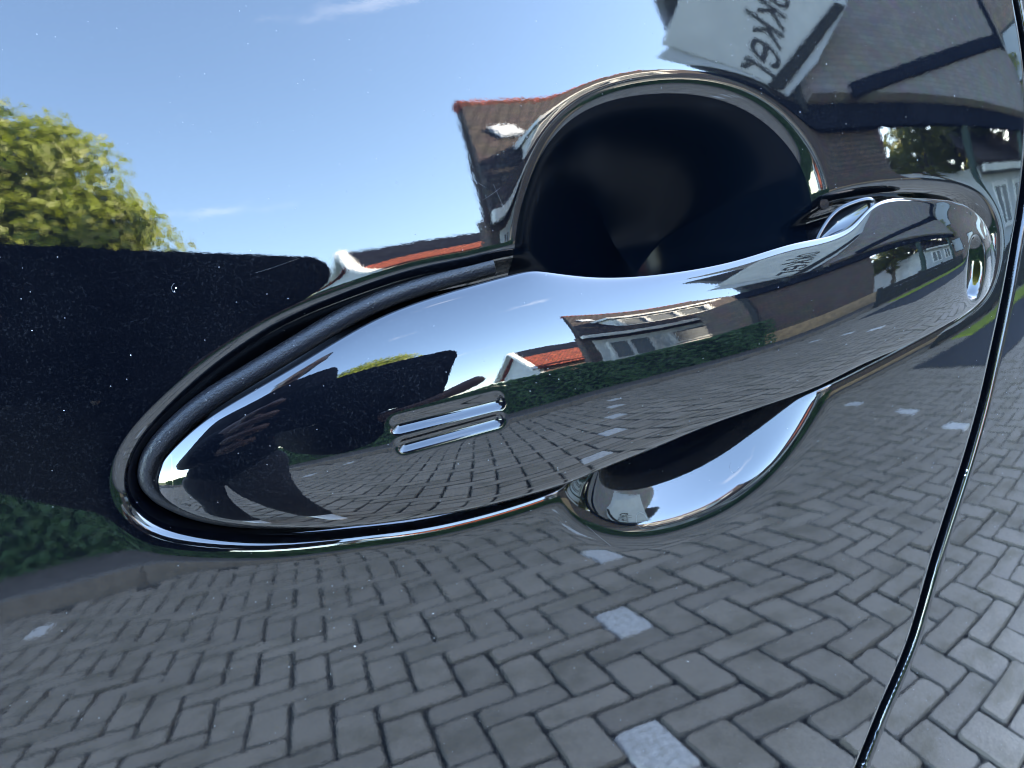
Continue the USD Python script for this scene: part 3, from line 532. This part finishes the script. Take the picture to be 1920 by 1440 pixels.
# the banner on the roof
def facet(pts, y, t): return prism(pts, y, y + t)
sg = thing('sign', 'pale banner with hand-painted dark letters okker on the roof', 'sign', (0, -5.25, 0))
obj('backing_board', facet([(3.9, 3.80), (4.3, 4.3), (5.1, 5.6), (7.4, 5.4), (7.1, 4.3), (5.9, 3.46), (5.06, 3.02), (3.9, 3.38), (3.68, 3.66)], -0.08, 0.06), 'pale_render', sg)
obj('banner_face', facet([(3.74, 3.78), (4.09, 4.29), (4.95, 5.6), (7.0, 5.1), (6.75, 4.32), (4.70, 3.16)], -0.016, 0.02), 'sign_white', sg)
obj('edge_trim', facet([(4.70, 3.13), (6.76, 4.29), (7.0, 4.25), (5.0, 3.10), (4.78, 3.06)], -0.016, 0.03), 'dark_timber', sg)
for x in (4.6, 5.4): obj('bracket', box(x, x + 0.06, -0.2, -0.085, 2.85, 3.3), 'dark_timber', sg)
tl = meshkit.text_mesh('okker', 0.62, 0.014, bold=False); b0, b1 = tl.bounds
rd, up = np.array([-0.60, 0, -0.80]), np.array([-0.84, 0, 0.54])
lx, ly = (tl.vertices[:, 0] - b0[0]) / (b1[0] - b0[0]) * 1.45, (tl.vertices[:, 1] - b0[1]) / (b1[1] - b0[1]) * 0.66
tl.vertices = np.array([5.21, 0.0045, 4.13]) + (lx - 0.42)[:, None] * rd + (ly - 0.33)[:, None] * up + tl.vertices[:, 2:3] * [0, 1.0, 0]
obj('lettering', tl, 'sign_ink', sg)

# ---------------------------------------------------------------- far right: pale house, lawn, dark hedge
h4 = thing('house', 'pale blue-grey house with a dark roof beyond the carport', 'house', (13.2, -6.6, 0))
obj('wall', box(0, 6, -4, 0, 0, 2.2), 'pale_render', h4); rf4 = obj('roof', roof_plane(-0.3, 6.3, 0.3, 2.1, -2, 3.4), 'brown_tiles', h4)
obj('gutter', box(-0.3, 6.3, 0.3, 0.42, 2.0, 2.14), 'white_wood', h4); window(h4, 0.8, 2.4, 0.8, 1.8, 0.003, 2); window(h4, 3.2, 4.6, 0.8, 1.8, 0.003, 2)
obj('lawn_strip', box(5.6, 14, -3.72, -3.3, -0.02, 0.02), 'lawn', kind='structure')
obj('driveway', box(4.2, 14, -3.29, -2.2, -0.03, 0.012), 'asphalt', kind='structure')
wl = thing('fence', 'low dark boarded fence behind the sunny grass strip', 'fence', (5.4, -3.85, 0))
for i in range(4): obj('board', box(0, 8, -0.03 + R.normal(0, 0.003), 0.0, 0.06 + i * 0.15, 0.2 + i * 0.15), 'dark_timber', wl)
for i in range(5): obj('post', box(i * 1.9, i * 1.9 + 0.09, -0.12, -0.031, 0, 0.72), 'dark_timber', wl)

# ---------------------------------------------------------------- the person with the telephone
look('jacket', {'p': ('principled_bsdf', {'base_color': (0.002, 0.002, 0.003), 'roughness': 0.9, 'specular_ior_level': 0.1})})
look('trousers', {'p': ('principled_bsdf', {'base_color': (0.012, 0.012, 0.016), 'roughness': 0.85})})
look('skin', {'p': ('principled_bsdf', {'base_color': (0.15, 0.088, 0.066), 'roughness': 0.5})})
look('hair', {'p': ('principled_bsdf', {'base_color': (0.02, 0.014, 0.01), 'roughness': 0.5})})
look('shoe', {'p': ('principled_bsdf', {'base_color': (0.75, 0.75, 0.74), 'roughness': 0.6})})
look('phone_back', {'p': ('principled_bsdf', {'base_color': (0.006, 0.007, 0.009), 'roughness': 0.35})})
import manifold3d as m3
def ball(c, r, sub=20): return m3.Manifold.sphere(float(r), sub).translate([float(x) for x in c])
def chain(pts, rs): return [m3.Manifold.batch_hull([ball(pts[i], rs[i]), ball(pts[i + 1], rs[i + 1])]) for i in range(len(pts) - 1)]
def fuse(parts, edge, smooth=6):
    m = m3.Manifold.batch_boolean(parts, m3.OpType.Add).refine_to_length(edge); a = m.to_mesh()
    t = trimesh.Trimesh(a.vert_properties[:, :3], a.tri_verts); trimesh.smoothing.filter_taubin(t, iterations=smooth); return t
def cw(r, u, b): return CAM + np.array([r, u, b]) @ A
ph = thing('phone', 'dark phone held up in front of the car door', 'phone')
pc_ = [(-0.140, -0.027), (0.022, 0.046)]; rr = 0.011
cr = [m3.Manifold.cylinder(0.0075, rr, rr, 24).translate([x, y, 0.0025]) for x in (pc_[0][0] + rr, pc_[1][0] - rr) for y in (pc_[0][1] + rr, pc_[1][1] - rr)]
body_ = m3.Manifold.batch_hull(cr).to_mesh(); obj('body', trimesh.Trimesh(CAM + body_.vert_properties[:, :3] @ A, body_.tri_verts), 'phone_back', ph, smooth=40)
ring = m3.Manifold.cylinder(0.0016, 0.0066, 0.0066, 32).translate([0, 0.0, 0.0008]) - m3.Manifold.cylinder(0.01, 0.0056, 0.0056, 32).translate([0, 0, -0.003]); ring = ring.to_mesh()
obj('lens_ring', trimesh.Trimesh(CAM + ring.vert_properties[:, :3] @ A, ring.tri_verts), 'phone_back', ph, smooth=40)
pn = thing('person', 'person in black jacket and white shoes holding a phone with both hands', 'person')
hip, chest, neck, head = np.array([-0.60, -0.62, 0.93]), np.array([-0.57, -0.57, 1.30]), np.array([-0.55, -0.54, 1.47]), np.array([-0.51, -0.49, 1.61])
fw, rt = unit(np.array([0.62, 0.78, 0])), unit(np.array([0.78, -0.62, 0]))
shR, shL = chest + rt * 0.17 + [0, 0, 0.1], chest - rt * 0.17 + [0, 0, 0.1]
elR, elL = np.array([-0.24, -0.47, 0.97]), np.array([-0.47, -0.29, 1.06])
wrR, wrL = cw(-0.055, -0.052, 0.055), cw(-0.205, -0.015, 0.03)
def hand(w, palm, fingers):
    out = [m3.Manifold.batch_hull([ball(w, 0.024), *[ball(p, 0.0125) for p in palm]])]
    for f, r in fingers: out += chain(f, np.linspace(r, r * 0.78, len(f)))
    return out
palmL = [cw(-0.164, 0.028, 0.018), cw(-0.164, -0.032, 0.018), cw(-0.195, 0.02, 0.022)]
fingL = [([cw(-0.160, 0.026, 0.012), cw(-0.158, 0.030, -0.006), cw(-0.138, 0.034, -0.012), cw(-0.128, 0.034, -0.010)], 0.0085),
         ([cw(-0.162, 0.008, 0.012), cw(-0.160, 0.010, -0.008), cw(-0.136, 0.013, -0.013), cw(-0.124, 0.013, -0.010)], 0.009),
         ([cw(-0.162, -0.011, 0.012), cw(-0.160, -0.010, -0.008), cw(-0.137, -0.008, -0.013), cw(-0.125, -0.007, -0.010)], 0.0088),
         ([cw(-0.162, -0.028, 0.012), cw(-0.159, -0.029, -0.006), cw(-0.139, -0.027, -0.011), cw(-0.130, -0.026, -0.009)], 0.0078),
         ([cw(-0.165, 0.03, 0.022), cw(-0.150, 0.044, 0.024), cw(-0.125, 0.040, 0.020)], 0.0098)]
palmR = [cw(-0.02, -0.045, 0.028), cw(-0.065, -0.045, 0.022), cw(-0.03, -0.05, 0.04)]
fingR = [([cw(-0.030, -0.040, 0.014), cw(0.004, -0.033, 0.006), cw(0.028, -0.020, 0.004), cw(0.044, -0.008, 0.004)], 0.0085),
         ([cw(-0.042, -0.035, 0.022), cw(-0.042, -0.016, 0.021), cw(-0.044, 0.002, 0.020)], 0.0088),
         ([cw(-0.060, -0.035, 0.022), cw(-0.061, -0.016, 0.021), cw(-0.063, 0.000, 0.020)], 0.0085),
         ([cw(-0.076, -0.036, 0.022), cw(-0.078, -0.018, 0.020), cw(-0.080, -0.006, 0.019)], 0.0075),
         ([cw(-0.010, -0.045, 0.03), cw(0.016, -0.018, 0.026), cw(0.018, 0.008, 0.020)], 0.0098)]
knee = lambda sgn: hip + rt * 0.11 * sgn + fw * 0.05 - [0, 0, 0.44]
foot = lambda sgn: np.array([*(hip + rt * 0.13 * sgn)[:2], 0.09])
skin = chain([hip, chest, neck, head], [0.12, 0.11, 0.052, 0.055]) + [ball(head + fw * 0.015, 0.085).translate([0, 0, 0]), m3.Manifold.batch_hull([ball(head + [0, 0, 0.03], 0.088), ball(head + fw * 0.045 - [0, 0, 0.075], 0.042)])]
skin += chain([head + fw * 0.085 + [0, 0, 0.01], head + fw * 0.105 - [0, 0, 0.025]], [0.010, 0.014]) + [ball(head + rt * s_ * 0.084, 0.022, 16) for s_ in (-1, 1)]
skin += [ball(head + fw * 0.083 - [0, 0, 0.06], 0.016, 16)]
for sh, el, wr in ((shR, elR, wrR), (shL, elL, wrL)): skin += chain([chest + [0, 0, 0.1], sh, el, wr], [0.06, 0.05, 0.036, 0.025])
for sgn in (-1, 1): skin += chain([hip, hip + rt * 0.09 * sgn - [0, 0, 0.05], knee(sgn), foot(sgn)], [0.1, 0.075, 0.052, 0.036])
skin += hand(wrL, palmL, fingL) + hand(wrR, palmR, fingR)
obj('body', fuse(skin, 0.012, 5), 'skin', pn, smooth=True)
jk = chain([hip + [0, 0, 0.0], hip + [0, 0, 0.2], chest, chest + [0, 0, 0.1], neck - [0, 0, 0.03]], [0.17, 0.155, 0.16, 0.13, 0.075])
for sh, el, wr, cu in ((shR, elR, wrR, cw(-0.052, -0.052, 0.032)), (shL, elL, wrL, wrL)): jk += chain([chest + [0, 0, 0.1], sh, el, el * 0.2 + wr * 0.8, cu], [0.12, 0.082, 0.068, 0.058, 0.043])
obj('jacket', fuse(jk, 0.03, 5), 'jacket', pn, smooth=True)
tr = []
for sgn in (-1, 1): tr += chain([hip - [0, 0, 0.02], hip + rt * 0.09 * sgn - [0, 0, 0.08], knee(sgn), foot(sgn) + [0, 0, 0.02]], [0.155, 0.105, 0.075, 0.06])
obj('trousers', fuse(tr, 0.03, 5), 'trousers', pn, smooth=True)
for sgn in (-1, 1):
    f = foot(sgn); obj('shoe', fuse([m3.Manifold.batch_hull([ball([*(f - fw * 0.05)[:2], 0.045], 0.042), ball([*(f + fw * 0.16)[:2], 0.034], 0.033), ball([*(f)[:2], 0.075], 0.045)])], 0.02, 2), 'shoe', pn, smooth=True)
look('eye', {'p': ('principled_bsdf', {'base_color': (0.05, 0.04, 0.035), 'roughness': 0.1})}); look('lip', {'p': ('principled_bsdf', {'base_color': (0.22, 0.09, 0.08), 'roughness': 0.5})})
for s_ in (-1, 1):
    e_ = trimesh.creation.icosphere(2, 0.011); e_.apply_translation(head + fw * 0.082 + rt * s_ * 0.031 + [0, 0, 0.008]); obj('eye', e_, 'eye', pn, smooth=True)
mo = trimesh.creation.icosphere(2, 1.0); mo.vertices = mo.vertices * [0.022, 0.022, 0.006] + head + fw * 0.078 - [0, 0, 0.058]; obj('mouth', mo, 'lip', pn, smooth=True)
hm = fuse([m3.Manifold.batch_hull([ball(head + [0, 0, 0.04] - fw * 0.01, 0.094), ball(head - fw * 0.045 - [0, 0, 0.02], 0.078)])], 0.015, 3); obj('hair', hm, 'hair', pn, smooth=True)
